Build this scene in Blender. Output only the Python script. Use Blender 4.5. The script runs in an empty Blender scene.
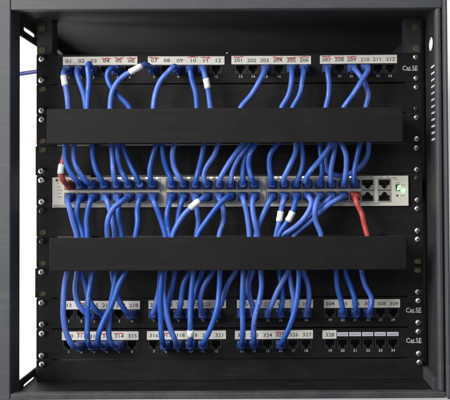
import bpy, bmesh, math, random
from mathutils import Matrix, Vector
random.seed(11)
sc = bpy.context.scene
col = sc.collection
# ------------------------------------------------------------------ camera
M = 0.0013                    # metres per photo pixel on the panel plane (Y = 0)
F = 988.0                     # focal length in photo pixels
D = F * M                     # camera to panel plane
VX, VY = 262.0, 190.0         # where the panels' normal through the camera meets the photo
PITCH, ROLL = math.radians(1.5), math.radians(-0.3)
Rc = Matrix.Rotation(math.radians(90) + PITCH, 3, 'X') @ Matrix.Rotation(ROLL, 3, 'Z')
q = Rc.transposed() @ Vector((0, 1, 0))
SHX = (225 - VX + F * q.x / -q.z) / 450
SHY = (VY - 200 + F * q.y / -q.z) / 450
cd = bpy.data.cameras.new('camera'); cam = bpy.data.objects.new('camera', cd); col.objects.link(cam)
cam.location = (0, -D, 0); cam.rotation_euler = Rc.to_euler()
cd.sensor_width = 36; cd.lens = 36 * F / 450; cd.shift_x = SHX; cd.shift_y = SHY
cd.clip_start = 0.02; cd.clip_end = 50
sc.camera = cam
sc.view_settings.view_transform = 'Standard'; sc.view_settings.look = 'None'
sc.view_settings.exposure = 0.2; sc.view_settings.gamma = 1
# ------------------------------------------------------------------ light
w = bpy.data.worlds.new('World'); sc.world = w; w.use_nodes = True
bg = w.node_tree.nodes['Background']; bg.inputs[0].default_value = (0.80, 0.87, 1.0, 1); bg.inputs[1].default_value = 0.31
def lamp(name, loc, target, sx, sy, power, colour):
    ld = bpy.data.lights.new(name, 'AREA'); ld.shape = 'RECTANGLE'; ld.size = sx; ld.size_y = sy
    ld.energy = power; ld.color = colour
    o = bpy.data.objects.new(name, ld); col.objects.link(o); o.location = loc
    o.rotation_euler = (Vector(target) - Vector(loc)).to_track_quat('-Z', 'Y').to_euler()
    return o
lamp('ceiling_light', (-0.95, -0.95, 0.50), (-0.10, 0, 0.0), 0.8, 0.8, 26, (1.0, 0.97, 0.93))
lamp('ceiling_tube', (-0.30, -1.1, 1.7), (0, 0, 0), 1.2, 0.25, 13, (1.0, 0.97, 0.93))
lamp('wall_fill', (-0.95, -0.15, -0.20), (-0.45, 0.47, -0.22), 0.3, 0.5, 10, (1.0, 0.98, 0.96))  # added fill, overexposes the wall seen through the open left side
lamp('wall_fill', (1.2, 0.10, 0.3), (0.5, 0.47, 0.05), 0.3, 0.5, 6, (1.0, 0.98, 0.96))  # added fill for the wall behind the right side slots

# ------------------------------------------------------------------ helpers
def at(u, v, Y=0.0):
    d = Rc @ Vector(((u - 225 + SHX * 450) / F, (200 - v + SHY * 450) / F, -1))
    t = (Y + D) / d.y
    return Vector((0, -D, 0)) + d * t
def zrow(v, Y=0.0): return at(229, v, Y).z          # panels are level in the world
def xcol(u, v, Y=0.0): return at(u, v, Y).x

def nodes(name):
    m = bpy.data.materials.new(name); m.use_nodes = True
    return m, m.node_tree.nodes, m.node_tree.links, m.node_tree.nodes['Principled BSDF']
def mat(name, c1, c2=None, rough=0.5, metal=0.0, scale=60, bump=0.0, bscale=900, rvar=0.12, spec=0.5, emit=0, coat=0, dust=0, vary=0, jacket=False, pcol=(0.45, 0.5, 0.62)):
    m, N, L, P = nodes(name)
    tc = N.new('ShaderNodeTexCoord')
    n = N.new('ShaderNodeTexNoise'); n.inputs['Scale'].default_value = scale; n.inputs['Detail'].default_value = 6
    n.inputs['Roughness'].default_value = 0.65
    L.new(tc.outputs['Object'], n.inputs['Vector'])
    r = N.new('ShaderNodeValToRGB'); r.color_ramp.elements[0].position = 0.35; r.color_ramp.elements[1].position = 0.7
    c2 = c2 or tuple(x * 1.25 for x in c1)
    r.color_ramp.elements[0].color = (*c1, 1); r.color_ramp.elements[1].color = (*c2, 1)
    L.new(n.outputs['Fac'], r.inputs['Fac'])
    colour = r.outputs['Color']
    def mix(fac, b_col):
        mx = N.new('ShaderNodeMix'); mx.data_type = 'RGBA'
        L.new(fac, mx.inputs['Factor']); L.new(colour, mx.inputs['A'])
        mx.inputs['B'].default_value = (*b_col, 1)
        return mx.outputs['Result']
    if vary:                       # every cord a slightly different shade
        oi = N.new('ShaderNodeObjectInfo'); hs = N.new('ShaderNodeHueSaturation')
        v = N.new('ShaderNodeMapRange'); v.inputs['To Min'].default_value = 1 - vary; v.inputs['To Max'].default_value = 1 + vary * 0.8
        L.new(oi.outputs['Random'], v.inputs['Value']); L.new(v.outputs['Result'], hs.inputs['Value']); L.new(colour, hs.inputs['Color'])
        sv = N.new('ShaderNodeMapRange'); sv.inputs['To Min'].default_value = 1.03; sv.inputs['To Max'].default_value = 0.90
        L.new(oi.outputs['Random'], sv.inputs['Value']); L.new(sv.outputs['Result'], hs.inputs['Saturation'])
        colour = hs.outputs['Color']
    if jacket:                     # worn pale jacket print running along one side of the cord
        at_ = N.new('ShaderNodeAttribute'); at_.attribute_name = 'run'
        sx = N.new('ShaderNodeSeparateXYZ'); L.new(at_.outputs['Vector'], sx.inputs[0])
        cx_ = N.new('ShaderNodeCombineXYZ'); L.new(sx.outputs['X'], cx_.inputs['X'])
        g1 = N.new('ShaderNodeTexNoise'); g1.inputs['Scale'].default_value = 1300; L.new(cx_.outputs[0], g1.inputs['Vector'])
        g2 = N.new('ShaderNodeTexNoise'); g2.inputs['Scale'].default_value = 60; L.new(cx_.outputs[0], g2.inputs['Vector'])
        def gt(sock, val, inv=False):
            m_ = N.new('ShaderNodeMath'); m_.operation = 'LESS_THAN' if inv else 'GREATER_THAN'; L.new(sock, m_.inputs[0]); m_.inputs[1].default_value = val; return m_.outputs[0]
        def mul(a_, b_):
            m_ = N.new('ShaderNodeMath'); m_.operation = 'MULTIPLY'; L.new(a_, m_.inputs[0])
            if isinstance(b_, float): m_.inputs[1].default_value = b_
            else: L.new(b_, m_.inputs[1])
            return m_.outputs[0]
        band = mul(gt(sx.outputs['Y'], 0.45), gt(sx.outputs['Y'], 0.56, True))
        colour = mix(mul(mul(band, mul(gt(g1.outputs['Fac'], 0.52), gt(g2.outputs['Fac'], 0.52))), 0.55), pcol)
    if dust:                       # pale dust flecks and rubbed streaks
        d1 = N.new('ShaderNodeTexNoise'); d1.inputs['Scale'].default_value = 420; d1.inputs['Detail'].default_value = 2
        L.new(tc.outputs['Object'], d1.inputs['Vector'])
        mp = N.new('ShaderNodeMapping'); mp.inputs['Scale'].default_value = (1, 1, 14); L.new(tc.outputs['Object'], mp.inputs['Vector'])
        d2 = N.new('ShaderNodeTexNoise'); d2.inputs['Scale'].default_value = 14; d2.inputs['Detail'].default_value = 5; L.new(mp.outputs[0], d2.inputs['Vector'])
        r1 = N.new('ShaderNodeMapRange'); r1.inputs['From Min'].default_value = 0.70; r1.inputs['From Max'].default_value = 0.80; r1.inputs['To Max'].default_value = 0.5
        L.new(d1.outputs['Fac'], r1.inputs['Value']); colour = mix(r1.outputs['Result'], (dust * 2.2, dust * 2.1, dust * 2.0))
        r2 = N.new('ShaderNodeMapRange'); r2.inputs['From Min'].default_value = 0.55; r2.inputs['From Max'].default_value = 0.80; r2.inputs['To Max'].default_value = 0.35
        L.new(d2.outputs['Fac'], r2.inputs['Value']); colour = mix(r2.outputs['Result'], (dust, dust * .96, dust * .92))
    L.new(colour, P.inputs['Base Color'])
    mr = N.new('ShaderNodeMapRange'); mr.inputs['To Min'].default_value = rough - rvar; mr.inputs['To Max'].default_value = rough + rvar
    L.new(n.outputs['Fac'], mr.inputs['Value']); L.new(mr.outputs['Result'], P.inputs['Roughness'])
    P.inputs['Metallic'].default_value = metal; P.inputs['Specular IOR Level'].default_value = spec
    P.inputs['Coat Weight'].default_value = coat
    if bump:
        b = N.new('ShaderNodeTexNoise'); b.inputs['Scale'].default_value = bscale; b.inputs['Detail'].default_value = 3
        L.new(tc.outputs['Object'], b.inputs['Vector'])
        bp = N.new('ShaderNodeBump'); bp.inputs['Strength'].default_value = bump; bp.inputs['Distance'].default_value = 0.0006
        L.new(b.outputs['Fac'], bp.inputs['Height']); L.new(bp.outputs['Normal'], P.inputs['Normal'])
    if emit:
        P.inputs['Emission Color'].default_value = (*c1, 1); P.inputs['Emission Strength'].default_value = emit
    return m
MT = dict(
    panel=mat('black_powder_coat', (0.0070, 0.0060, 0.0064), (0.0120, 0.0103, 0.0106), 0.58, scale=45, bump=0.3, spec=0.22, dust=0.035),
    cover=mat('black_abs_plastic', (0.0060, 0.0052, 0.0055), (0.0090, 0.0079, 0.0082), 0.62, scale=25, bump=0.3, bscale=1400, spec=0.17, dust=0.022),
    jack=mat('black_jack_plastic', (0.008, 0.008, 0.0085), (0.012, 0.012, 0.012), 0.42, scale=200),
    frame=mat('grey_cabinet_paint', (0.042, 0.045, 0.050), (0.052, 0.055, 0.060), 0.55, scale=30, bump=0.35, bscale=1100, spec=0.4, dust=0.10),
    inner=mat('dark_cabinet_paint', (0.020, 0.019, 0.020), (0.030, 0.028, 0.028), 0.62, scale=25, bump=0.4, spec=0.3),
    rail=mat('rail_paint', (0.030, 0.031, 0.034), (0.042, 0.042, 0.045), 0.5, scale=60, bump=0.25),
    blue=mat('blue_pvc', (0.022, 0.092, 0.43), (0.030, 0.115, 0.50), 0.40, scale=35, bump=0.3, bscale=260, rvar=0.1, vary=0.22, jacket=True),
    boot=mat('blue_boot_pvc', (0.014, 0.050, 0.235), (0.020, 0.063, 0.28), 0.45, scale=80, bump=0.15, vary=0.25),
    red=mat('red_pvc', (0.36, 0.045, 0.040), (0.43, 0.06, 0.05), 0.4, scale=40, bump=0.12, rvar=0.08),
    redboot=mat('red_boot_pvc', (0.24, 0.035, 0.03), None, 0.45),
    switch=mat('cream_metal_face', (0.68, 0.66, 0.57), (0.75, 0.73, 0.64), 0.42, scale=20, bump=0.12),
    shield=mat('port_shield_metal', (0.42, 0.40, 0.35), (0.52, 0.5, 0.44), 0.4, metal=0.55, scale=150),
    hole=mat('port_cavity', (0.006, 0.006, 0.007), None, 0.6),
    gold=mat('gold_contact', (0.16, 0.13, 0.07), None, 0.3, metal=1),
    paper=mat('paper_label', (0.72, 0.70, 0.62), (0.83, 0.815, 0.74), 0.65, scale=90, bump=0.1, bscale=500),
    slip=mat('pale_label_slip', (0.55, 0.57, 0.62), (0.65, 0.67, 0.72), 0.5),
    ink=mat('grey_ink', (0.06, 0.06, 0.065), None, 0.7),
    redink=mat('red_pen', (0.48, 0.05, 0.05), None, 0.6),
    white=mat('white_print', (0.55, 0.55, 0.56), None, 0.6),
    nickel=mat('nickel_screw', (0.70, 0.67, 0.60), (0.82, 0.79, 0.72), 0.38, metal=1, scale=400, vary=0.3),
    dscrew=mat('black_screw', (0.05, 0.05, 0.055), None, 0.3, metal=0.6, scale=300),
    brass=mat('zinc_yellow_nut', (0.22, 0.17, 0.09), (0.34, 0.28, 0.17), 0.4, metal=0.9, scale=300),
    wall=mat('white_wall_paint', (0.78, 0.77, 0.74), (0.84, 0.83, 0.81), 0.7, scale=9, bump=0.3, bscale=160),
    tag=mat('white_tag', (0.70, 0.70, 0.67), (0.80, 0.80, 0.77), 0.5, scale=120, jacket=True, pcol=(0.06, 0.06, 0.08)),
    navy=mat('navy_pvc', (0.016, 0.02, 0.11), None, 0.45),
    led=mat('green_led', (0.22, 1.0, 0.24), None, 0.3, emit=2.8),
    ledw=mat('pale_led', (1.0, 0.98, 0.86), None, 0.3, emit=1.6),
    dust=mat('dusty_sill', (0.024, 0.025, 0.028), (0.062, 0.062, 0.062), 0.7, scale=26, bump=0.5, bscale=300),
)
class MB:
    def __init__(s): s.v = []; s.f = []; s.m = []
    def box(s, x0, x1, y0, y1, z0, z1, mi=0):
        b = len(s.v)
        s.v += [(x, y, z) for x in (x0, x1) for y in (y0, y1) for z in (z0, z1)]
        s.f += [tuple(b + i for i in f) for f in ((0,1,3,2),(4,6,7,5),(0,4,5,1),(2,3,7,6),(0,2,6,4),(1,5,7,3))]
        s.m += [mi] * 6
    def rings(s, rings, cap0=True, cap1=True, mi=0):
        b = len(s.v); n = len(rings[0])
        for r in rings: s.v += [tuple(p) for p in r]
        for i in range(len(rings) - 1):
            for k in range(n):
                a = b + i * n + k; c = b + i * n + (k + 1) % n
                s.f.append((a, c, c + n, a + n)); s.m.append(mi)
        if cap0: s.f.append(tuple(b + k for k in reversed(range(n)))); s.m.append(mi)
        if cap1: s.f.append(tuple(b + (len(rings) - 1) * n + k for k in range(n))); s.m.append(mi)
    def poly(s, pts, mi=0):
        b = len(s.v); s.v += [tuple(p) for p in pts]; s.f.append(tuple(range(b, b + len(pts)))); s.m.append(mi)
    def mesh(s, name, smooth=False):
        me = bpy.data.meshes.new(name); me.from_pydata(s.v, [], s.f)
        for p, mi in zip(me.polygons, s.m): p.material_index = mi; p.use_smooth = smooth
        bm = bmesh.new(); bm.from_mesh(me); bmesh.ops.recalc_face_normals(bm, faces=bm.faces); bm.to_mesh(me); bm.free()
        return me
def link(name, me, mats, parent=None, loc=None, bevel=0, label=None):
    o = bpy.data.objects.new(name, me); col.objects.link(o)
    if mats and not me.materials:
        for m in (mats if isinstance(mats, (list, tuple)) else [mats]): me.materials.append(MT[m] if isinstance(m, str) else m)
    if loc is not None: o.location = loc
    if parent: adopt(o, parent)
    if bevel:
        b = o.modifiers.new('edges', 'BEVEL'); b.width = bevel; b.segments = 2; b.limit_method = 'ANGLE'
    if label: o['label'] = label
    return o
def adopt(o, parent):
    o.parent = parent
    T = Vector((0, 0, 0)); p = parent
    while p is not None:
        T += Vector(p.location); p = p.parent if p.parent and False else None
    o.matrix_parent_inverse = Matrix.Translation(-T)
def thing(name, label, cat, loc, group=None):
    o = bpy.data.objects.new(name, None); col.objects.link(o); o.empty_display_size = 0.02
    o.location = loc; o['label'] = label; o['category'] = cat
    if group: o['group'] = group
    return o
def sub(o, parent, root):            # a sub-part: meshes are in world coordinates, parts sit at the origin or at a location
    o.parent = parent
    o.matrix_parent_inverse = Matrix.Translation(-Vector(parent.location))

def plate(name, outer, holes, y0, y1):
    """flat plate in the XZ plane between y0 (front) and y1 with real holes"""
    bm = bmesh.new()
    for loop in [outer] + holes:
        vs = [bm.verts.new((x, y0, z)) for x, z in loop]
        for a, b in zip(vs, vs[1:] + vs[:1]): bm.edges.new((a, b))
    bmesh.ops.triangle_fill(bm, use_beauty=True, use_dissolve=False, edges=bm.edges[:])
    r = bmesh.ops.extrude_face_region(bm, geom=bm.faces[:])
    bmesh.ops.translate(bm, verts=[g for g in r['geom'] if isinstance(g, bmesh.types.BMVert)], vec=(0, y1 - y0, 0))
    bmesh.ops.recalc_face_normals(bm, faces=bm.faces)
    me = bpy.data.meshes.new(name); bm.to_mesh(me); bm.free()
    return me
def rect(x0, x1, z0, z1): return [(x0, z0), (x1, z0), (x1, z1), (x0, z1)]
def oval(cx, cz, rx, rz, n=16, p=2.0):
    out = []
    for k in range(n):
        a = 2 * math.pi * k / n; c, s_ = math.cos(a), math.sin(a)
        out.append((cx + rx * math.copysign(abs(c) ** (2 / p), c), cz + rz * math.copysign(abs(s_) ** (2 / p), s_)))
    return out
_glyph = {}
def text_geo(s):
    if s not in _glyph:
        cu = bpy.data.curves.new('lettering', 'FONT'); cu.body = s; cu.size = 1; cu.resolution_u = 2; cu.align_x = 'CENTER'
        cu.offset = 0.012
        o = bpy.data.objects.new('lettering', cu); col.objects.link(o)
        bpy.context.view_layer.update()
        me = bpy.data.meshes.new_from_object(o.evaluated_get(bpy.context.evaluated_depsgraph_get()))
        _glyph[s] = ([tuple(v.co) for v in me.vertices], [tuple(p.vertices) for p in me.polygons])
        bpy.data.objects.remove(o); bpy.data.curves.remove(cu); bpy.data.meshes.remove(me)
    return _glyph[s]
def put_text(mb, s, x, y, z, h, wx=1.0, mi=0, tilt=0):
    v, f = text_geo(s); k = h / 0.70; b = len(mb.v); c, sn = math.cos(tilt), math.sin(tilt)
    for px, py, _ in v:
        px *= k * wx; py = py * k - h / 2
        mb.v.append((x + px * c - py * sn, y, z + px * sn + py * c))
    mb.f += [tuple(b + i for i in fa) for fa in f]; mb.m += [mi] * len(f)
def ribbon(mb, pts, y, wd, mi=0):
    for (x0, z0), (x1, z1) in zip(pts, pts[1:]):
        d = Vector((x1 - x0, z1 - z0)); n = Vector((-d.y, d.x)).normalized() * wd / 2
        mb.poly([(x0 + n.x, y, z0 + n.y), (x1 + n.x, y, z1 + n.y), (x1 - n.x, y, z1 - n.y), (x0 - n.x, y, z0 - n.y)], mi)

# ------------------------------------------------------------------ setting
WALL_Y = 0.47
mb = MB(); mb.box(-1.6, 1.6, WALL_Y, WALL_Y + 0.05, -1.1, 1.1)
o = link('wall', mb.mesh('wall'), 'wall'); o['kind'] = 'structure'; o['label'] = 'white painted wall behind the cabinet'

# ------------------------------------------------------------------ cabinet
YF = -0.100                                   # front of the cabinet frame
YB = 0.42
XL = (10.5 - VX) * (D + YF) / F               # inner face of the left stile, plane of the open side
XR = (437.5 - VX) * (D + YF) / F
XRO = (448.4 - VX) * (D + YF) / F
XLO = XL - 0.055
ZT = (VY - 8) * (D + YF) / F                  # lower edge of the header
ZB = (VY - 391.5) * (D + YF) / F
ZBO = (VY - 398.2) * (D + YF) / F
ZTO = ZT + 0.05
cab = thing('network_cabinet', 'grey steel network cabinet with open left side and black rack rails', 'cabinet', ((XL + XR) / 2, 0.15, ZBO))
def cbox(name, x0, x1, y0, y1, z0, z1, m, bevel=0.0012, label=None):
    b = MB(); b.box(x0, x1, y0, y1, z0, z1); return link(name, b.mesh(name), m, cab, bevel=bevel, label=label)
YQ = YF + 0.015                               # back of the shallow right post, header and sill
YP = -D * (1 - 1 / 1.043)                      # back of the front posts
cbox('front_post', XLO, XL, YF, YP, ZBO, ZTO, 'frame', 0.0015)
b = MB(); b.box(XR, XR + 0.0062, YF, YQ, ZB, ZT); link('front_post', b.mesh('front_post'), 'frame', cab, bevel=0.002)
b = MB(); b.box(XR + 0.0078, XRO, YF - 0.006, YQ, ZBO, ZTO); link('front_post', b.mesh('front_post'), 'frame', cab, bevel=0.0025)
b = MB(); b.box(XR + 0.0060, XR + 0.0080, YF + 0.006, YQ, ZB, ZT); link('dark_groove_strip', b.mesh('dark_groove_strip'), 'jack', cab)  # black strip added for the dark of the groove between post profiles
cbox('header', XL + 0.0002, XR + 0.0076, YF + 0.0003, YQ, ZT, ZTO - 0.0005, 'frame')
cbox('sill', XL + 0.0002, XR + 0.0076, YF + 0.0003, YQ, ZBO + 0.0005, ZB, 'dust')
cbox('roof_panel', XL + 0.0003, XRO, YQ + 0.0005, YB, ZT + 0.006, ZT + 0.008, 'inner', 0)
cbox('floor_panel', XL + 0.0003, XRO, YQ + 0.0005, YB, ZBO + 0.002, ZBO + 0.004, 'panel', 0)
cbox('back_panel', XLO, XRO, YB + 0.0005, YB + 0.002, ZBO, ZTO, 'inner', 0)
cbox('rear_post', XL - 0.02, XL + 0.012, YB - 0.03, YB - 0.0005, ZBO + 0.0045, ZT + 0.0055, 'inner')
def side_plate(name, X, th, outer, holes, m):
    """plate in the YZ plane: outline given as (Y, Z)"""
    me = plate(name, outer, holes, 0, th)
    for v in me.vertices: v.co = Vector((X + v.co.y, v.co.x, v.co.z))
    bm = bmesh.new(); bm.from_mesh(me); bmesh.ops.recalc_face_normals(bm, faces=bm.faces); bm.to_mesh(me); bm.free()
    return link(name, me, m, cab)
def slot(yc, zc, ly, lz): return oval(yc, zc, ly / 2, lz / 2, 20, 5)
zr0 = 150 * M
side_plate('side_rail', XL - 0.002, 0.002, rect(YP + 0.001, YB - 0.031, zr0, ZT + 0.0078),
           [slot(-0.002 + k * 0.0915, 159 * M, 0.064, 0.0056) for k in range(4)], 'inner')
zr1 = -180.5 * M
side_plate('side_rail', XL - 0.002, 0.002, rect(YP + 0.001, YB - 0.031, ZBO + 0.0008, zr1),
           [slot(-0.002 + k * 0.0915, -189 * M, 0.062, 0.0040) for k in range(4)], 'inner')
XS = 165.5 * M
side_plate('side_panel', XS, 0.0012, rect(YQ + 0.0005, YB, ZBO + 0.0045, ZT + 0.0055), [
    [(y, z) for y, z in oval(-0.043, (VY - vv) / 1.036 * M, 0.0165, 0.0016, 16, 4)] for vv in [67 + 6.65 * k for k in range(12)]]
    + [oval(-0.032, (VY - 44.5) / 1.026 * M, 0.0170, 0.0088, 24)], 'inner')
b = MB(); b.box(XS - 0.008, XS - 0.0004, YP - 0.02, YB - 0.01, ZBO + 0.0045, ZBO + 0.020)
link('side_rail', b.mesh('side_rail'), 'frame', cab, bevel=0.001)

# rows of the rack (photo rows of the unit centres)
UPX = (343.5 - 68.5) / 9
z1, z10 = zrow(68.5), zrow(343.5)
U = (z1 - z10) / 9
def zc(u): return z1 - (u - 1) * U
PH = U - 0.0016                               # panel height
XC = (xcol(41.6, 210) + xcol(417.3, 210)) / 2
XSC = (xcol(417.3, 210) - xcol(41.6, 210)) / 2   # screw column offset
XE = XSC + 0.0069                              # panel half width
# mounting rails with real square holes, cage nuts behind
HOLE_OFF = U * 0.352
for sgn in (-1, 1):
    xs = XC + sgn * XSC
    x_out, x_in = xs + sgn * 0.0067, xs - sgn * 0.0115
    holes = []
    zs = []
    for u in range(0, 12):
        for dz in (HOLE_OFF, -HOLE_OFF):
            z = zc(u) + dz
            if ZBO + 0.02 < z < ZT - 0.004: zs.append(z); holes.append(rect(xs - 0.0045, xs + 0.0045, z - 0.0042, z + 0.0042))
    b = MB(); xa, xb = sorted((x_out, x_in)); za = ZBO + 0.0046; ze = ZT + 0.0055
    b.box(xa, xs - 0.0045, 0.0022, 0.0040, za, ze); b.box(xs + 0.0045, xb, 0.0022, 0.0040, za, ze)
    cuts = [za] + sum(([z - 0.0042, z + 0.0042] for z in sorted(zs)), []) + [ze]
    for p0, p1 in zip(cuts[::2], cuts[1::2]): b.box(xs - 0.0045, xs + 0.0045, 0.0022, 0.0040, p0, p1)
    r = link('mounting_rail', b.mesh('mounting_rail'), 'rail', cab)
    b = MB(); b.box(min(x_in, x_in - sgn * 0.0016), max(x_in, x_in - sgn * 0.0016), 0.0022, 0.035, ZBO + 0.0046, ZT + 0.0055)
    f = link('rail_flange', b.mesh('rail_flange'), 'rail'); sub(f, r, cab); f.matrix_parent_inverse = Matrix.Identity(4)
    for z in zs:
        b = MB(); b.box(-0.0058, 0.0058, 0.0042, 0.008, -0.0052, 0.0052); b.box(-0.0043, 0.0043, 0.0018, 0.0042, -0.0040, 0.0040)
        n = link('cage_nut', b.mesh('cage_nut'), 'brass', None, (xs, 0, z)); n.parent = r

# ------------------------------------------------------------------ screws
def screw_mesh(dark):
    b = MB(); R = 0.0039
    prof = [(R, 0), (R, -0.0007), (R * 0.93, -0.0013), (R * 0.74, -0.0019), (R * 0.42, -0.0023), (R * 0.12, -0.0024)]
    b.rings([[(r * math.cos(2 * math.pi * k / 20), y, r * math.sin(2 * math.pi * k / 20)) for k in range(20)] for r, y in prof])
    for p in (0, 1):
        x, z = (0.0016, 0.00042) if p == 0 else (0.00042, 0.0016)
        b.box(-x, x, -0.00248 - 0.00003 * p, -0.0018, -z, z, 1)  # cross recess drawn as dark bars, its shade put into the colour
    me = b.mesh('screw'); 
    for p in me.polygons: p.use_smooth = len(p.vertices) == 4 and p.material_index == 0
    for m in (('dscrew', 'hole') if dark else ('nickel', 'hole')): me.materials.append(MT[m])
    return me
SCREW, SCREWD = screw_mesh(False), screw_mesh(True)
def add_screw(parent, sgn, u, top, dark=False):
    o = bpy.data.objects.new('screw', SCREWD if dark else SCREW); col.objects.link(o)
    o.location = (XC + sgn * XSC + random.uniform(-.0006, .0006), -0.0001, zc(u) + (HOLE_OFF if top else -HOLE_OFF) + random.uniform(-.0004, .0004))
    o.rotation_euler = (random.uniform(-.05, .05), random.uniform(0, 3), random.uniform(-.05, .05))
    o.parent = parent; o.matrix_parent_inverse = Matrix.Translation(-Vector(parent.location))
# which fixing positions carry a screw: unit -> (left top, left bottom, right top, right bottom); 1 nickel, 2 black, 0 empty
FIX = {1: (1,1,1,1), 2: (0,1,1,2), 3: (1,0,1,1), 4: (0,1,1,1), 5: (1,1,2,1), 6: (2,0,1,1), 7: (2,0,1,0), 8: (1,0,0,1),
       9: (1,1,1,1), 10: (1,1,1,1)}
def fixings(parent, u):
    for k, (sgn, top) in enumerate(((-1,1),(-1,0),(1,1),(1,0))):
        v = FIX[u][k]
        if v: add_screw(parent, sgn, u, top, v == 2)
def ear_holes(u, h=None):
    return [oval(XC + s_ * XSC, zc(u) + d, 0.0046, 0.0033, 14, 3) for s_ in (-1, 1) for d in (HOLE_OFF, -HOLE_OFF)]

# ------------------------------------------------------------------ blank panels
BL = {2: 'plain black blank panel directly under the top patch panel', 4: 'plain black blank panel directly above the white network switch',
      6: 'plain black blank panel directly under the white network switch', 8: 'plain black blank panel under the lower cable manager'}
for u, lab in BL.items():
    t = thing('blank_panel', lab, 'blank panel', (XC, 0.001, zc(u) - PH / 2), 'black blank panels in the rack')
    j = {2: 0, 4: -0.0012, 6: 0.0, 8: -0.0016}[u]
    me = plate('face_plate', rect(XC - XE + j, XC + XE + j * 0.3, zc(u) - PH / 2, zc(u) + PH / 2), ear_holes(u), 0.0, 0.0020)
    link('face_plate', me, 'panel', t, bevel=0.0005)
    b = MB()
    for zz in (zc(u) + PH / 2 - 0.0015, zc(u) - PH / 2): b.box(XC - XE + 0.021, XC + XE - 0.021, 0.0021, 0.014, zz, zz + 0.0015)
    link('stiffening_flange', b.mesh('stiffening_flange'), 'panel', t)
    fixings(t, u)
FH = zc(10) - U / 2 - 0.0008 - (ZBO + 0.0042)
zt11 = zc(10) - U / 2 - 0.0008
t = thing('filler_plate', 'low black filler plate at the bottom of the rack', 'filler plate', (XC, 0.001, zt11 - FH))
me = plate('face_plate', rect(XC - XE, XC + XE, zt11 - FH, zt11), [oval(XC + s_ * XSC, zt11 - 0.0045, 0.0044, 0.0028, 14, 3) for s_ in (-1, 1)], 0.0, 0.002)
link('face_plate', me, 'panel', t, bevel=0.0005)
for s_ in (-1, 1):
    o = bpy.data.objects.new('screw', SCREW); col.objects.link(o); o.location = (XC + s_ * XSC + 0.0007, -0.0001, zt11 - 0.0048)
    o.rotation_euler = (0, 0.5 * s_, 0); adopt(o, t)

# ------------------------------------------------------------------ jacks
def jack_mesh(w_, h_, ow, oh, depth, contacts=True):
    """socket: body of w_ x h_ with a stepped opening (latch notch down), front at y = 0"""
    b = MB(); t = ow / 2; top = h_ / 2 - (h_ - oh) / 2; bot = top - oh
    n1, n2 = oh * 0.62, oh * 0.82                    # where the opening narrows
    b.box(-w_ / 2, -t, 0, depth, -h_ / 2, h_ / 2); b.box(t, w_ / 2, 0, depth, -h_ / 2, h_ / 2)
    b.box(-t, t, 0, depth, top, h_ / 2); b.box(-t, t, 0, depth, -h_ / 2, bot)
    for s_ in (-1, 1):
        x0, x1 = sorted((s_ * t, s_ * t * 0.56)); b.box(x0, x1, 0, depth, bot, top - n1)
        x0, x1 = sorted((s_ * t * 0.5599, s_ * t * 0.30)); b.box(x0, x1, 0.0001, depth, bot, top - n2)
    b.box(-w_ / 2, w_ / 2, depth, depth + 0.001, -h_ / 2, h_ / 2, 1)
    if contacts:
        for k in range(8): b.box(-t * .72 + k * t * .2, -t * .72 + k * t * .2 + t * .08, 0.003, depth, top - oh * .22, top - oh * .14, 2)
    return b
PW = 12.2 * M
JB = jack_mesh(11.8 * M, 9.8 * M, 8.8 * M, 8.0 * M, 0.013, False); JM = JB.mesh('jack')
for m in ('jack', 'hole', 'gold'): JM.materials.append(MT[m])
JS = jack_mesh(11.5 * M, 11.3 * M, 9.3 * M, 8.2 * M, 0.013); JSM = JS.mesh('socket')
for m in ('shield', 'hole', 'gold'): JSM.materials.append(MT[m])
JC = jack_mesh(13.2 * M, 11.6 * M, 11.4 * M, 8.8 * M, 0.013); JCM = JC.mesh('socket')
for m in ('shield', 'hole', 'gold'): JCM.materials.append(MT[m])

# ------------------------------------------------------------------ patch panels
GA = [[69, 81.2, 93.5, 105.5, 117.5, 129.7], [154, 166, 178.2, 190.7, 203, 216], [240.5, 253, 265.7, 279, 291.5, 304], [327, 339.5, 351.7, 365, 378, 390]]
GB = [[68.7, 81.3, 94.2, 106.8, 119.4, 132], [154, 166, 178.4, 190.6, 203, 216], [241.7, 254, 267.5, 280.5, 293, 306], [330, 342.6, 355.2, 368, 380.5, 393]]
LA = ['01 02 03 04 05 06', '07 08 09 10 11 12', '201 202 203 204 205 206', '207 208 209 210 211 212']
LB = ['213 214 215 216 217 218', '219 220 221 222 223 224', '225 226 227 301 302 303', '304 305 306 307 308 309']
LC = ['310 311 312 313 314 315', '316 317 318 319 320 321', '322 323 324 325 326 327', '328']
PANELS = [
 dict(u=1, groups=GA, words=LA, port=69.6, num=76.6, strips=[(63, 137.5), (148, 224.5), (231.5, 311), (320, 397)], sy=(56.1, 64.4), cat=(410, 69), red='04 05 06 07 10 11 201 204 205 206 207 208 209',
      label='black 24 port patch panel at the top with labels 01 to 212', nm='top'),
 dict(u=9, groups=GB, words=LB, port=313.4, num=320.4, strips=[(61, 140), (148.5, 226), (237, 313), (324, 400)], sy=(300.0, 308.3), cat=(413.5, 311), red='214 302',
      label='black 24 port patch panel with labels 213 to 309, upper of the bottom pair', nm='middle'),
 dict(u=10, groups=GB, words=LC, port=344.2, num=351.0, strips=[(62, 138.5), (147, 226), (235, 313), (322.5, 336.5)], sy=(330.7, 339.2), cat=(413.8, 341.3), red='311 313 314 317 325',
      label='black 24 port patch panel with labels 310 to 328, lowest in the rack', nm='bottom')]
PORT = {}
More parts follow.
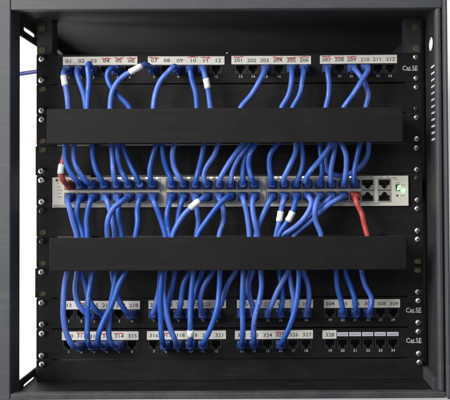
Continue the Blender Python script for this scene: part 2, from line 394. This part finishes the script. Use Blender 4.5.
for P in PANELS:
    u = P['u']; z = zc(u); yc = 68.5 + (u - 1) * UPX
    t = thing('patch_panel', P['label'], 'patch panel', (XC, 0.006, z - PH / 2), 'patch panels')
    zp = zrow(P['port'])
    wins = []
    for g in P['groups']:
        wins.append(rect(xcol(g[0], yc) - 6.2 * M, xcol(g[5], yc) + 6.2 * M, zp - 5.0 * M, zp + 5.0 * M))
    me = plate('face_plate', rect(XC - XE, XC + XE, z - PH / 2, z + PH / 2), ear_holes(u) + wins, 0.0, 0.0020)
    fp = link('face_plate', me, 'panel', t, bevel=0.0004)
    b = MB(); b.box(XC - XE + 0.021, XC + XE - 0.021, 0.0021, 0.022, z - PH / 2, z - PH / 2 + 0.0015)
    b.box(XC - XE + 0.021, XC + XE - 0.021, 0.0021, 0.022, z + PH / 2 - 0.0015, z + PH / 2)
    link('stiffening_flange', b.mesh('stiffening_flange'), 'panel', t)
    fixings(t, u)
    k = 0
    for gi, g in enumerate(P['groups']):
        for i, px in enumerate(g):
            k += 1
            x = xcol(px, yc); PORT[(u, k)] = (px, P['port'])
            o = bpy.data.objects.new('jack', JM); col.objects.link(o); o.location = (x, -0.0003, zp); adopt(o, t)
            num = MB(); put_text(num, str(k), x, -0.00012, zrow(P['num']), 2.5 * M, 1.15); link('port_number', num.mesh('port_number'), 'white', t)
        # label strip
        x0, x1 = (xcol(v, yc) for v in P['strips'][gi])
        zt, zb = zrow(P['sy'][0]), zrow(P['sy'][1])
        tl = random.uniform(-.0005, .0005)
        b = MB(); b.rings([[(x0, y, zb), (x1, y, zb + tl), (x1, y, zt + tl), (x0, y, zt)] for y in (-0.0001, -0.0007)])
        s_ = link('label_strip', b.mesh('label_strip'), 'paper', t)
        words = P['words'][gi].split()
        tx = MB(); rd = MB()
        for i, wd in enumerate(words):
            xx = x0 + (x1 - x0) * (i + 0.5) / len(words) + random.uniform(-.0006, .0006)
            zz = (zt + zb) / 2 + tl * i / 6 + random.uniform(-.0003, .0003)
            put_text(tx, wd, xx, -0.00076, zz - 0.0002, 3.6 * M, 1.18 if len(wd) > 2 else 1.3, tilt=random.uniform(-.03, .03))
            if wd in P['red'].split():
                hh = 2.2 * M + random.uniform(0, .0012)
                pts = [(xx - 5 * M + 10 * M * q_ / 5, zz + hh + random.uniform(-.0009, .0009)) for q_ in range(6)]
                ribbon(rd, pts, -0.00079, 0.0011); ribbon(rd, [(a_ + random.uniform(-.0008, .0008), b_ + random.uniform(-.0012, .0006)) for a_, b_ in pts[1:5]], -0.00083, 0.0009)
                if random.random() < .5: ribbon(rd, [(xx - 4 * M, zz - .001), (xx + 1 * M, zz + .001), (xx + 4 * M, zz + .0022)], -0.00081, 0.0006)
        l = link('lettering', tx.mesh('lettering'), 'ink'); l.parent = s_
        if rd.v: l = link('pen_mark', rd.mesh('pen_mark'), 'redink'); l.parent = s_
    if u == 10:
        for a, c in ((337.2, 348.2), (349.3, 361), (362.2, 373.2), (374.5, 385.7), (387, 398.6)):
            b = MB(); b.box(xcol(a, yc), xcol(c, yc), -0.0006, -0.0001, zrow(336.7), zrow(332.7))
            s_ = link('label_slip', b.mesh('label_slip'), 'slip', t)
            b = MB(); ribbon(b, [(xcol(a + 1, yc), zrow(335)), (xcol(c - 1, yc), zrow(334.8))], -0.00066, 0.0005)
            l = link('print_line', b.mesh('print_line'), 'ink'); l.parent = s_
    b = MB(); cx, cy = P['cat']; put_text(b, 'Cat.5E', xcol(cx, yc), -0.00012, zrow(cy), 4.7 * M, 0.86)
    xx = xcol(cx, yc); zb_ = zrow(cy) - 2.5 * M
    for dx, wd in ((-1.2, 1.4), (5.6, 3.0)): b.box(xx + dx * M - wd * M / 2, xx + dx * M + wd * M / 2, -0.00013, -0.00006, zb_ - 0.0003, zb_ + 0.0003)
    link('printed_category', b.mesh('printed_category'), 'white', t)
    if u == 1:
        b = MB(); b.box(xcol(226, yc), xcol(228, yc), -0.0004, -0.0001, zrow(53.6), zrow(52.6)); link('alignment_mark', b.mesh('alignment_mark'), 'white', t)

# ------------------------------------------------------------------ network switch
u = 5; yc = 191.5; zsw = zc(5)
SX0, SX1 = xcol(53, yc), xcol(408, yc); SZ0, SZ1 = zrow(206.6), zrow(176.6)
sw = thing('network_switch', 'white 48 port network switch with green status light in mid rack', 'network switch', ((SX0 + SX1) / 2, 0.1, SZ0))
SG = [[71.5 + 11.8 * k for k in range(8)], [173 + 11.65 * k for k in range(8)], [272.5 + 11.72 * k for k in range(8)]]
ZU, ZL = zrow(184.7), zrow(196.4)
wins = [rect(xcol(g[0], yc) - 5.9 * M, xcol(g[7], yc) + 5.9 * M, ZL - 5.75 * M, ZU + 5.75 * M) for g in SG]
CX = [367.3, 384.2]; CZ = [zrow(184.9), zrow(197.2)]
for cx in CX: wins.append(rect(xcol(cx, yc) - 6.7 * M, xcol(cx, yc) + 6.7 * M, CZ[1] - 5.9 * M, CZ[0] + 5.9 * M))
wins.append(rect(xcol(395.3, yc), xcol(400.2, yc), zrow(192), zrow(185.2)))
YS = -0.0035
me = plate('face_plate', rect(SX0, SX1, SZ0, SZ1), wins, YS, 0.0)
link('face_plate', me, 'switch', sw, bevel=0.0005)
b = MB(); b.box(SX0 + .001, SX1 - .001, 0.014, 0.22, SZ0 + .001, SZ1 - .001); link('chassis', b.mesh('chassis'), 'switch', sw)
for sgn in (-1, 1):
    xa, xb = sorted((XC + sgn * XE, (SX0 - 0.0006) if sgn < 0 else (SX1 + 0.0006)))
    me = plate('mounting_ear', rect(xa, xb, zsw - PH / 2, zsw + PH / 2),
               [oval(XC + sgn * XSC, zsw + d, 0.0046, 0.0033, 14, 3) for d in (HOLE_OFF, -HOLE_OFF)], 0.0, 0.002)
    link('mounting_ear', me, 'panel', sw, bevel=0.0004)
fixings(sw, 5)
led = MB()
for gi, g in enumerate(SG):
    for k, px in enumerate(g):
        x = xcol(px, yc)
        for row, z in ((0, ZU), (1, ZL)):
            o = bpy.data.objects.new('socket', JSM); col.objects.link(o); o.location = (x, YS - 0.0004, z)
            if row == 0: o.rotation_euler = (0, math.pi, 0)
            adopt(o, sw); PORT[('s', row, gi * 8 + k)] = (px, 184.7 if row == 0 else 196.4)
    b = MB(); b.box(xcol(g[0], yc) - 6.3 * M, xcol(g[7], yc) + 6.3 * M, YS - 0.0022, YS - 0.0005, (ZU + ZL) / 2 - 1.2 * M, (ZU + ZL) / 2 + 1.2 * M)
    link('divider_bar', b.mesh('divider_bar'), 'switch', sw, bevel=0.0003)
    # bezel round the block of sockets
    b = MB(); x0, x1 = xcol(g[0], yc) - 6.4 * M, xcol(g[7], yc) + 6.4 * M; za, zb = ZL - 6.1 * M, ZU + 6.1 * M; e = 0.0007
    b.box(x0 - e, x0, YS - .0008, YS, za, zb); b.box(x1, x1 + e, YS - .0008, YS, za, zb)
    b.box(x0 - e, x1 + e, YS - .0009, YS, zb, zb + e); b.box(x0 - e, x1 + e, YS - .0009, YS, za - e, za)
    link('bezel', b.mesh('bezel'), 'shield', sw)
for cx in CX:
    for z, rot in ((CZ[0], 0), (CZ[1], 0)):
        o = bpy.data.objects.new('socket', JCM); col.objects.link(o); o.location = (xcol(cx, yc), YS - .0004, z)
        if z == CZ[1]: o.rotation_euler = (0, math.pi, 0)
        adopt(o, sw)
    b = MB()
    for dx in (-3.4, 3.4): b.box(xcol(cx + dx, yc) - 0.0011, xcol(cx + dx, yc) + 0.0011, YS - .0003, YS, zrow(178.4), zrow(177.8))
    link('port_print', b.mesh('port_print'), 'ink', sw)
LEDPX = [76, 100, 117.5, 121, 133, 147, 157.5, 189, 211.5, 217.5, 234, 276, 281, 303.5, 350.5]
for px in LEDPX:
    b = MB(); x = xcol(px, yc); b.box(x - 1.1 * M, x + 1.1 * M, YS - .0012, YS - .0001, zrow(178.45), zrow(177.1))
    link('port_light', b.mesh('port_light'), 'ledw', sw, bevel=0.0003)
# status window, lights and print
b = MB(); b.box(xcol(395.3, yc), xcol(400.2, yc), 0.0012, 0.002, zrow(192), zrow(185.2)); link('status_window', b.mesh('status_window'), 'hole', sw)
b = MB(); b.rings([[(xcol(a, yc), y, zrow(v)) for a, v in ((396.6, 191.2), (399.4, 190.8), (400.0, 186.0), (398.0, 186.4))] for y in (0.001, -0.0042)])
link('status_light', b.mesh('status_light'), 'led', sw, bevel=0.0003)
b = MB(); cx, cz_ = xcol(403.4, yc), zrow(191.5)
b.rings([[(cx + r * math.cos(k * math.pi / 8), y, cz_ + r * 0.95 * math.sin(k * math.pi / 8)) for k in range(16)] for r, y in ((0.0027, YS), (0.0026, YS - .0008), (0.0018, YS - .0018), (0.0005, YS - .0021))])
link('status_light', b.mesh('status_light', True), 'led', sw)
b = MB(); cx, cz_ = xcol(396.7, yc), zrow(196.4)
b.rings([[(cx + 0.0013 * math.cos(k * math.pi / 6), y, cz_ + 0.0011 * math.sin(k * math.pi / 6)) for k in range(12)] for y in (YS, YS - .0006)])
link('dark_hole_disc', b.mesh('dark_hole_disc'), 'hole', sw)  # raised black disc standing in for the dark of a small hole
def dash(x0, x1, v, h=0.7, name='printed_line'):
    b = MB(); b.box(xcol(x0, yc), xcol(x1, yc), YS - .00012, YS - .00002, zrow(v + h / 2), zrow(v - h / 2)); link(name, b.mesh(name), 'ink', sw)
dash(56.2, 58.6, 179.4, 2.4, 'logo')
for k, (a, h) in enumerate(((60.0, 2.2), (61.3, 1.6), (62.6, 2.4), (64.2, 1.6), (65.6, 1.6), (67.0, 2.2), (68.4, 1.6), (69.8, 2.0))): dash(a, a + 0.9, 179.6 - (h - 1.6) / 2, h, 'logo_letter')
for v, l_ in ((182.4, 4), (186.2, 2), (189.4, 4.6), (192.6, 3.2), (196.2, 4.2)):
    dash(58.2, 59.0, v, 0.8)
    if v > 185: dash(59.8, 58.2 + l_, v, 0.45)
for a, c, v in ((392, 396, 178.6), (393, 397, 180), (395.6, 399.6, 183.8), (399.6, 404.4, 196.4), (372, 379, 204.3), (400.5, 405, 186)): dash(a, c, v, 0.45)
b = MB(); b.box(SX0 + 0.001, xcol(160, yc), YS - .0006, YS - .0001, SZ0 + 0.0006, zrow(204.2)); link('model_strip', b.mesh('model_strip'), 'shield', sw)

# ------------------------------------------------------------------ cables: photo points from the duct towards the socket
C = []   # (kind, key, [(x, y)...], depth, options)
def up(i, pts, d=0, **k): C.append(('U', ('s', 0, i), pts, d, k))
def lo(i, pts, d=0, **k): C.append(('L', ('s', 1, i), pts, d, k))
def tp(n, pts, d=0, **k): C.append(('P', (1, n), pts, d, k))
def b2(n, pts, d=0, **k): C.append(('B', (9, n), pts, d, k))
def b3(n, pts, d=0, **k): C.append(('B', (10, n), pts, d, k))
up(0, [(67, 143), (64.5, 155), (61, 166), (60.3, 174), (63.5, 181)], 7, red=1, tag=(164.5, 173.5))
up(1, [(65.7, 142), (65.9, 160), (70.5, 173), (77, 181)], 8)
up(2, [(74, 142), (74.2, 158), (78.5, 171.5), (86, 181)], 6)
up(3, [(92, 142), (92.7, 158), (97, 172), (101.5, 180)], 0)
up(4, [(110.7, 142), (112.3, 158), (113, 171), (115, 179)], 4)
up(5, [(117, 142), (118, 158), (121, 170), (126, 180)], 0)
up(6, [(121.5, 142), (128.5, 161.5), (137, 178)], -4)
up(7, [(157, 142), (152, 158), (149.3, 171), (150.5, 179)], 3)
up(8, [(162, 142), (164, 161), (168.5, 174), (171.5, 180)], 0)
up(9, [(175, 142), (172.2, 154), (174.5, 168), (180.5, 179)], 3)
up(10, [(204, 142), (201.3, 158), (198, 172), (196, 180)], 2)
up(11, [(218.5, 142), (214.5, 154), (206.5, 166), (203.2, 175), (204.5, 180.5)], 0)
up(12, [(243, 142), (231, 160), (223, 172.5), (219.5, 180)], 6)
up(13, [(249.5, 142), (238, 159), (232, 171), (231, 180)], 3)
up(14, [(252, 142), (245, 157), (243, 169), (242.8, 180)], -4)
up(15, [(256, 142), (249.6, 155), (249, 168), (252, 179)], 5)
up(16, [(278.5, 142), (270.5, 153), (269, 167), (271.5, 180)], 2)
up(17, [(296, 142), (295.8, 152), (288.5, 167), (283.5, 179)], 5)
up(18, [(301, 142), (303, 157), (301.2, 171), (297.5, 180)], -2)
up(19, [(331.5, 142), (320.5, 158.5), (310, 171), (305.5, 180)], 12)
up(20, [(320, 142), (320.8, 158), (322.8, 170), (321, 180)], -2)
up(21, [(335.5, 142), (333.5, 156), (331.3, 170), (330.8, 180)], 4)
up(22, [(341, 142), (346, 154), (346.7, 168), (345, 180)], 7)
up(23, [(360, 142), (356.8, 157), (354, 170), (353.8, 180)], 4)
lo(0, [(77, 236), (73, 221), (69, 208), (67.5, 201.5)], 4)
lo(1, [(83, 236), (78.5, 223), (76.2, 211), (78.5, 201)], 1)
lo(2, [(87.5, 236), (86.3, 223), (87.3, 210), (90.5, 200)], 4)
lo(3, [(115, 236), (113, 223.5), (110, 211), (107.2, 201)], -3)
lo(4, [(122, 236), (119.5, 223), (118, 211), (118.3, 201)], -5)
lo(5, [(107.5, 236), (107.2, 221), (112, 209.5), (122, 201)], 12)
lo(6, [(135.5, 236), (137.5, 222), (137.2, 210), (139, 200)], 3)
lo(7, [(165.5, 236), (159.5, 217), (155.5, 207), (153.2, 200.5)], 2)
lo(8, [(170, 236), (167.3, 223), (167.3, 212), (170, 201)], 3)
lo(9, [(174, 236), (177, 222), (179, 211), (182, 201)], -3)
lo(10, [(196.5, 236), (198, 223), (197, 210), (195, 201)], -3)
lo(11, [(172.5, 236), (182.5, 216.5), (194.5, 204.3), (203, 198.3)], 10, tag=(200.5, 208.2))
lo(12, [(219, 236), (223.8, 219.5), (222.8, 207), (219.5, 200)], -2)
lo(13, [(197, 236), (209, 217.5), (220.5, 202), (227, 197)], 10)
lo(14, [(249.5, 236), (246.7, 212), (243.5, 201)], -1)
lo(15, [(258, 236), (255.5, 224), (253, 210), (252.6, 200)], 4)
lo(16, [(256, 236), (259.5, 225.5), (265, 211), (269.8, 200.5)], 1)
lo(17, [(276, 236), (278.3, 224), (281, 211), (283.3, 200.5)], 2, tag=(211.5, 221.5))
lo(18, [(278.5, 236), (290.5, 216.5), (294.6, 206.5), (295.6, 200)], 6, tag=(212.5, 221.7))
lo(19, [(281, 236), (291, 230), (301, 222), (309, 211), (311.8, 202), (309.5, 198)], 5)
lo(20, [(321.5, 236), (315.8, 220), (315.2, 209), (317.2, 200)], 9)
lo(21, [(288, 237), (304, 223.5), (320, 207), (328, 200.5)], -4)
lo(22, [(293, 237), (312, 220.5), (327.5, 206), (338, 199.2)], 1)
lo(23, [(367.5, 236), (364.6, 225), (362, 216), (361, 211.5), (356, 201.5)], 2, red=1)
tp(1, [(68.3, 109), (67, 95), (64.5, 81), (63.4, 73.5)], 4, tag=(75, 85))
tp(2, [(86, 109), (83.3, 94), (80, 82), (76.5, 72)], 0)
tp(3, [(87, 109), (87.8, 94), (88.7, 79), (88, 68), (89, 63.5)], 8)
tp(5, [(130, 109), (118, 96), (109, 84), (107, 74), (110.5, 68.5)], 0)
tp(7, [(110, 109), (112.5, 90), (122.5, 77), (135.5, 68.5), (145, 64.5)], 8, tagx=(130.5, 141))
tp(9, [(153.3, 109), (155, 94), (161, 80.5), (168.5, 71), (173.5, 66.5)], 5)
tp(10, [(197, 109), (196, 94), (192, 80), (190, 70)], 3)
tp(11, [(210.5, 109), (208.8, 94), (206, 81), (203.8, 71.5)], 3, tag=(78.5, 88))
tp(15, [(240, 109), (251, 95), (260, 81), (264.3, 72)], 3)
tp(17, [(281, 109), (288.3, 95), (291.5, 81), (291.8, 72)], 3)
tp(18, [(292, 109), (299.5, 95), (302.8, 81), (303.6, 72)], 3)
tp(19, [(325.5, 109), (329, 95), (329.2, 82), (327.8, 73)], 3)
tp(21, [(365.5, 109), (368.3, 95), (365.5, 83), (358.5, 73.5)], 0)
tp(22, [(343, 109), (353, 95), (363, 79), (368.5, 69.5)], 8)
b3(2, [(67.5, 270), (64.8, 284), (63.2, 299), (63.8, 316), (66.2, 332), (72, 345)], 12)
b2(3, [(77.5, 270), (75.6, 288), (77, 302), (84, 311.5)], 0)
b2(4, [(81.5, 270), (85.2, 286), (89.5, 300), (97, 311)], -4)
b3(3, [(92, 270), (90, 286), (88.2, 300), (87.5, 318), (86.8, 334), (88.5, 343.5)], 12)
b2(6, [(112, 270), (114, 286), (118.5, 300), (125.5, 311)], 0)
b3(4, [(126, 270), (119.5, 284), (112, 303), (104, 320), (98, 335), (98.5, 342.5)], 16)
b3(5, [(116, 270), (113.8, 287), (111, 305), (109.2, 322), (109.3, 337), (112, 344)], 8)
b3(8, [(162, 270), (161, 287), (160.5, 303), (161, 320), (161.6, 337), (163, 342)], 12)
b3(9, [(164.5, 270), (163.6, 288), (165.2, 305), (169.5, 325), (175, 340)], 9)
b2(8, [(175.5, 270), (172.8, 284), (170.2, 297), (168, 307)], -2)
b2(7, [(160.5, 270), (159, 288), (156.5, 300), (155, 307.5)], -6)
b2(9, [(190, 270), (184, 284), (181.2, 297), (180, 307.5)], 0)
b3(10, [(193.5, 270), (191.3, 289), (190.7, 307), (190.6, 325), (190.8, 340)], 12, tag=(329, 336.5))
b2(10, [(203, 270), (196.5, 286), (192.5, 300), (191, 308)], -4)
b2(11, [(213.5, 270), (203.5, 285), (199.8, 300), (201, 309)], 0)
b3(11, [(220, 270), (219.3, 290), (216.2, 311), (210.5, 328), (204.8, 340.5)], 12)
b2(12, [(236, 270), (227.5, 284), (222.2, 300), (219, 308.5)], 0)
b3(13, [(243.5, 270), (242.2, 290), (242, 312), (243, 328), (242.4, 340)], 12)
b2(13, [(251, 270), (246.5, 287), (243.3, 301), (242, 308)], -2)
b2(14, [(253, 270), (249, 285), (250.5, 300), (253.5, 308.5)], 3)
b3(14, [(260.8, 270), (261.3, 286), (258, 304), (254.8, 320), (254, 332), (254, 340)], 12)
b2(15, [(288, 270), (277.5, 292), (271.5, 306), (269, 309.5)], 6)
b2(16, [(279.3, 270), (281.7, 289), (281.8, 302), (281, 308.5)], 0)
b2(17, [(288.8, 270), (292.3, 289), (294, 301), (293.5, 308.5)], 0)
b3(16, [(299, 270), (297.6, 293), (295, 311), (289.5, 328), (283, 340.5)], 12)
b2(18, [(303, 270), (308, 285), (309.3, 298), (307.5, 308.5)], 2)
b2(20, [(336, 270), (338, 288), (341.5, 302), (342.8, 309)], 2)
b2(21, [(345, 270), (351.3, 287), (355, 301), (355.5, 309)], 2)
b2(22, [(361.5, 270), (364.8, 285), (371.5, 298), (371.2, 306), (369.5, 310)], 2)
INNER = {'U': 131, 'L': 247, 'P': 121, 'B': 258}
RAD = 0.00345
def spline(P, step=0.0028):
    """centripetal Catmull-Rom through P, resampled"""
    P = [P[0] * 2 - P[1]] + P + [P[-1] * 2 - P[-2]]; out = []
    for i in range(1, len(P) - 2):
        p0, p1, p2, p3 = P[i - 1:i + 3]
        t0 = 0; t1 = t0 + max((p1 - p0).length, 1e-6) ** .5; t2 = t1 + max((p2 - p1).length, 1e-6) ** .5; t3 = t2 + max((p3 - p2).length, 1e-6) ** .5
        n = max(3, int((p2 - p1).length / step))
        for k in range(n):
            t = t1 + (t2 - t1) * k / n
            a1 = (t1 - t) / (t1 - t0) * p0 + (t - t0) / (t1 - t0) * p1; a2 = (t2 - t) / (t2 - t1) * p1 + (t - t1) / (t2 - t1) * p2
            a3 = (t3 - t) / (t3 - t2) * p2 + (t - t2) / (t3 - t2) * p3
            bb1 = (t2 - t) / (t2 - t0) * a1 + (t - t0) / (t2 - t0) * a2; bb2 = (t3 - t) / (t3 - t1) * a2 + (t - t1) / (t3 - t1) * a3
            out.append((t2 - t) / (t2 - t1) * bb1 + (t - t1) / (t2 - t1) * bb2)
    out.append(P[-2]); return out
def smooth(pts, n=3):
    for _ in range(n): pts = [pts[0]] + [(a + 2 * b_ + c) / 4 for a, b_, c in zip(pts, pts[1:], pts[2:])] + [pts[-1]]
    return pts
def tube(pts, rad, n=12, mb=None):
    mb = mb or MB(); rings = []; N = None
    for i, p in enumerate(pts):
        T = (pts[min(i + 1, len(pts) - 1)] - pts[max(i - 1, 0)]).normalized()
        if N is None: N = T.orthogonal().normalized()
        N = (N - T * N.dot(T)).normalized(); B = T.cross(N)
        r = rad(i) if callable(rad) else rad
        rings.append([p + (N * math.cos(2 * math.pi * k / n) + B * math.sin(2 * math.pi * k / n)) * r for k in range(n)])
    mb.rings(rings); return mb
def run_attr(me, pts, n=12):
    a = me.attributes.new('run', 'FLOAT_VECTOR', 'POINT'); s_ = random.uniform(0, 5); off = random.randrange(n)
    for i, p in enumerate(pts):
        if i: s_ += (p - pts[i - 1]).length
        for k in range(n): a.data[i * n + k].vector = (s_, ((k + off) % n) / n, 0)
ORD = ['first', 'second', 'third', 'fourth', 'fifth', 'sixth', 'seventh', 'eighth']
BLK = ['left', 'middle', 'right']
allw = {1: sum((w_.split() for w_ in LA), []), 9: sum((w_.split() for w_ in LB), []), 10: sum((w_.split() for w_ in LC), [])}
entries = {'U': [], 'L': [], 'P': [], 'B': []}
CABLEGROUP = {'U': 'patch cables in the upper row of the switch', 'L': 'patch cables in the lower row of the switch',
              'P': 'patch cables in the top patch panel', 'B': 'patch cables in the two bottom patch panels'}
for kind, key, pts, dep, opt in C:
    red = opt.get('red'); tagged = 'tag' in opt or 'tagx' in opt
    px, py = PORT[key]
    Y0 = YS if kind in 'UL' else 0.0
    yb = -0.033 - dep * 0.00125                    # how far the run hangs in front of the panels
    yb = max(-0.058, min(-0.022, yb))
    ye = max(-0.056, min(-0.014, -0.034 - dep * 0.001 + random.uniform(-.002, .002)))
    n = len(pts); path = [at(pts[0][0] + random.uniform(-2, 2), INNER[kind] , ye)]
    for i, (x, y) in enumerate(pts):
        f = i / (n - 1)
        Y = ye + (yb - ye) * min(1, f * 1.6)
        if i == n - 1: Y = 0.75 * Y + 0.25 * (Y0 - 0.026)
        if 0 < i < n - 1: x += random.uniform(-.5, .5); y += random.uniform(-.8, .8); Y += random.uniform(-.0025, .0025)
        path.append(at(x, y, Y))
    sock = at(px, py, Y0); sock.z = ZU if kind == 'U' else ZL if kind == 'L' else zrow(py)
    sock.x = xcol(px, 191.5 if kind in 'UL' else 68.5 + (key[0] - 1) * UPX)
    first = path[-1]
    tip = sock + Vector(((first.x - sock.x) * 0.12, -0.0185, (first.z - sock.z) * 0.12))
    mid = sock + Vector(((first.x - sock.x) * 0.02, -0.010, (first.z - sock.z) * 0.02))
    entries[kind].append(path[1].x if kind in 'UL' else path[1].x)
    pc = smooth(spline(path + [tip, mid, sock + Vector((0, -0.003, 0))]), 2)
    # label
    if kind in 'UL':
        i = key[2]; lab = f"{'red' if red else 'blue'} patch cable in {'upper' if kind == 'U' else 'lower'} row of switch, {ORD[i % 8]} socket of the {BLK[i // 8]} block"
    else:
        wd = allw[key[0]][key[1] - 1]
        i = key[1] - 1
        lab = f"blue cable under label {wd}, {ORD[i % 6]} socket of {ORD[i // 6]} group, {'top' if key[0] == 1 else 'middle' if key[0] == 9 else 'lowest'} patch panel"
    if tagged: lab += ', white tag'
    t = thing('patch_cable', lab, 'cable', tuple(sock), CABLEGROUP[kind])
    me = tube(pc, RAD).mesh('cord', True); run_attr(me, pc); link('cord', me, 'red' if red else 'blue', t)
    # moulded plug boot: square at the socket, round where the cord leaves
    def along(d_): return sock + (tip - sock) * max(0.0, (d_ - 0.004) / 0.0145) + Vector((0, -min(d_, 0.004), 0)) if d_ > 0 else sock + Vector((0, -d_, 0))
    ds = [-0.004, 0.0012, 0.0015, 0.0026, 0.0095, 0.0106, 0.0112, 0.0118, 0.0128, 0.0134, 0.0144, 0.0150, 0.0160, 0.0166, 0.0183]
    dims = [(4.0, 3.4, 8), (4.0, 3.4, 8), (4.5, 4.0, 9), (4.75, 4.25, 9), (4.65, 4.15, 9), (4.3, 3.8, 7), (3.7, 3.6, 2.6), (3.9, 3.8, 2.4), (3.9, 3.8, 2.4), (3.4, 3.4, 2.2), (3.7, 3.6, 2.2), (3.7, 3.6, 2.2), (3.3, 3.3, 2), (3.45, 3.45, 2), (3.2, 3.2, 2)]
    ax = [along(d_) for d_ in ds]
    mbb = MB(); mbb.rings([[Vector((x, c.y, z)) for x, z in oval(c.x, c.z, rx * M, rz * M, 20, p)] for c, (rx, rz, p) in zip(ax, dims)])
    bme = mbb.mesh('plug_boot', True); bme.set_sharp_from_angle(angle=math.radians(38))
    boot = link('plug_boot', bme, 'redboot' if red else 'boot', t)
    # latch tongue of the plug, on the outer side
    s_ = 1 if kind == 'U' else -1
    mbb = MB(); mbb.box(sock.x - 1.6 * M, sock.x + 1.6 * M, sock.y - 0.013, sock.y - 0.002, *sorted((sock.z + s_ * 4.1 * M, sock.z + s_ * 5.3 * M)))
    link('latch', mbb.mesh('latch'), 'redboot' if red else 'boot', t, bevel=0.0006)
    if tagged:
        def vpix(p):      # photo row of a point
            c = Rc.transposed() @ (p - Vector((0, -D, 0))); return 225 + F * c.x / -c.z - SHX * 450, 200 - F * c.y / -c.z + SHY * 450
        rng = opt.get('tag') or opt['tagx']; ix = 1 if 'tag' in opt else 0
        seg = [p for p in pc if rng[0] - 0.8 <= vpix(p)[ix] <= rng[1] + 0.8]
        if len(seg) > 2:
            m_ = len(seg)
            me = tube(seg, lambda i: RAD * (1.20 + 0.04 * math.sin(i * 2.1)), 14).mesh('cable_tag', True); run_attr(me, seg, 14)
            link('cable_tag', me, 'tag', t)
# slack loop behind the right-hand cables above the switch
loop = [at(369, 131, -0.022), at(369, 143, -0.022), at(367.5, 156, -0.022), at(360, 167.5, -0.020), at(349, 174, -0.017), at(337, 175.3, -0.016), at(327, 171, -0.016), at(326, 158, -0.016), at(329, 143, -0.016), at(329, 131, -0.016)]
t = thing('patch_cable', 'blue slack cable sagging behind the others at the right end above switch', 'cable', tuple(loop[5]), CABLEGROUP['U'])
pl = smooth(spline(loop)); me = tube(pl, RAD).mesh('cord', True); run_attr(me, pl); link('cord', me, 'blue', t)
entries['U'] += [loop[1].x, loop[-2].x]
# cable outside the cabinet, along the wall
wc = smooth(spline([at(-6, 76.5, 0.40), at(12, 75, 0.40), at(28, 72.8, 0.40), at(44, 70.5, 0.40)], 0.01))
o = link('wall_cable', tube(wc, 0.0036).mesh('wall_cable', True), 'navy'); o['label'] = 'thin blue cable seen outside the open left side against the wall'; o['category'] = 'cable'

# ------------------------------------------------------------------ cable managers with finger ducts and snap-on covers
YC = -D * (1 - 1 / 1.0576)
def manager(u, cx0, cx1, v0, v1, kt, kb, lab):
    z = zc(u); t = thing('cable_manager', lab, 'cable manager', (XC, -0.03, z - PH / 2), 'cable managers with smooth covers')
    me = plate('base_plate', rect(XC - XE, XC + XE, z - PH / 2, z + PH / 2), ear_holes(u), 0.0, 0.002)
    link('base_plate', me, 'panel', t, bevel=0.0005); fixings(t, u)
    vc = (v0 + v1) / 2
    x0, x1 = xcol(cx0, vc, YC), xcol(cx1, vc, YC); zt, zb = zrow(v0, YC), zrow(v1, YC)
    b = MB(); b.box(x0, x1, YC, YC + 0.0022, zb, zt)
    link('cover', b.mesh('cover'), 'cover', t, bevel=0.0012)
    b = MB()
    for za, zd in ((zt - 0.0042, zt - 0.0026), (zb + 0.0026, zb + 0.0042)): b.box(x0 + 0.004, x1 - 0.004, YC + 0.0023, YC + 0.012, za, zd)
    link('cover_lip', b.mesh('cover_lip'), 'cover', t)
    for kind, za in ((kt, z + PH / 2 - 0.0035), (kb, z - PH / 2 + 0.0012)):
        xs = sorted(entries[kind]); lo_, hi_ = x0 + 0.006, x1 - 0.006
        edges = [lo_ - 0.0045] + xs + [hi_ + 0.0045]
        for a, c in zip(edges, edges[1:]):
            s0, s1 = a + 0.0045, c - 0.0045
            if s1 - s0 < 0.0035: continue
            nf = max(1, round((s1 - s0) / 0.016)); wd = (s1 - s0) / nf
            for k in range(nf):
                b = MB(); b.box(s0 + k * wd + (0.0018 if k else 0), s0 + (k + 1) * wd - (0.0018 if k < nf - 1 else 0), YC + 0.0135, -0.0003, za, za + 0.0023)
                link('duct_finger', b.mesh('duct_finger'), 'cover', t)
manager(3, 46.7, 403.2, 108, 143, 'P', 'U', 'black cable manager with smooth cover, between top patch panel and switch')
manager(7, 49.6, 407, 237, 270.5, 'L', 'B', 'black cable manager with smooth cover, below the switch')
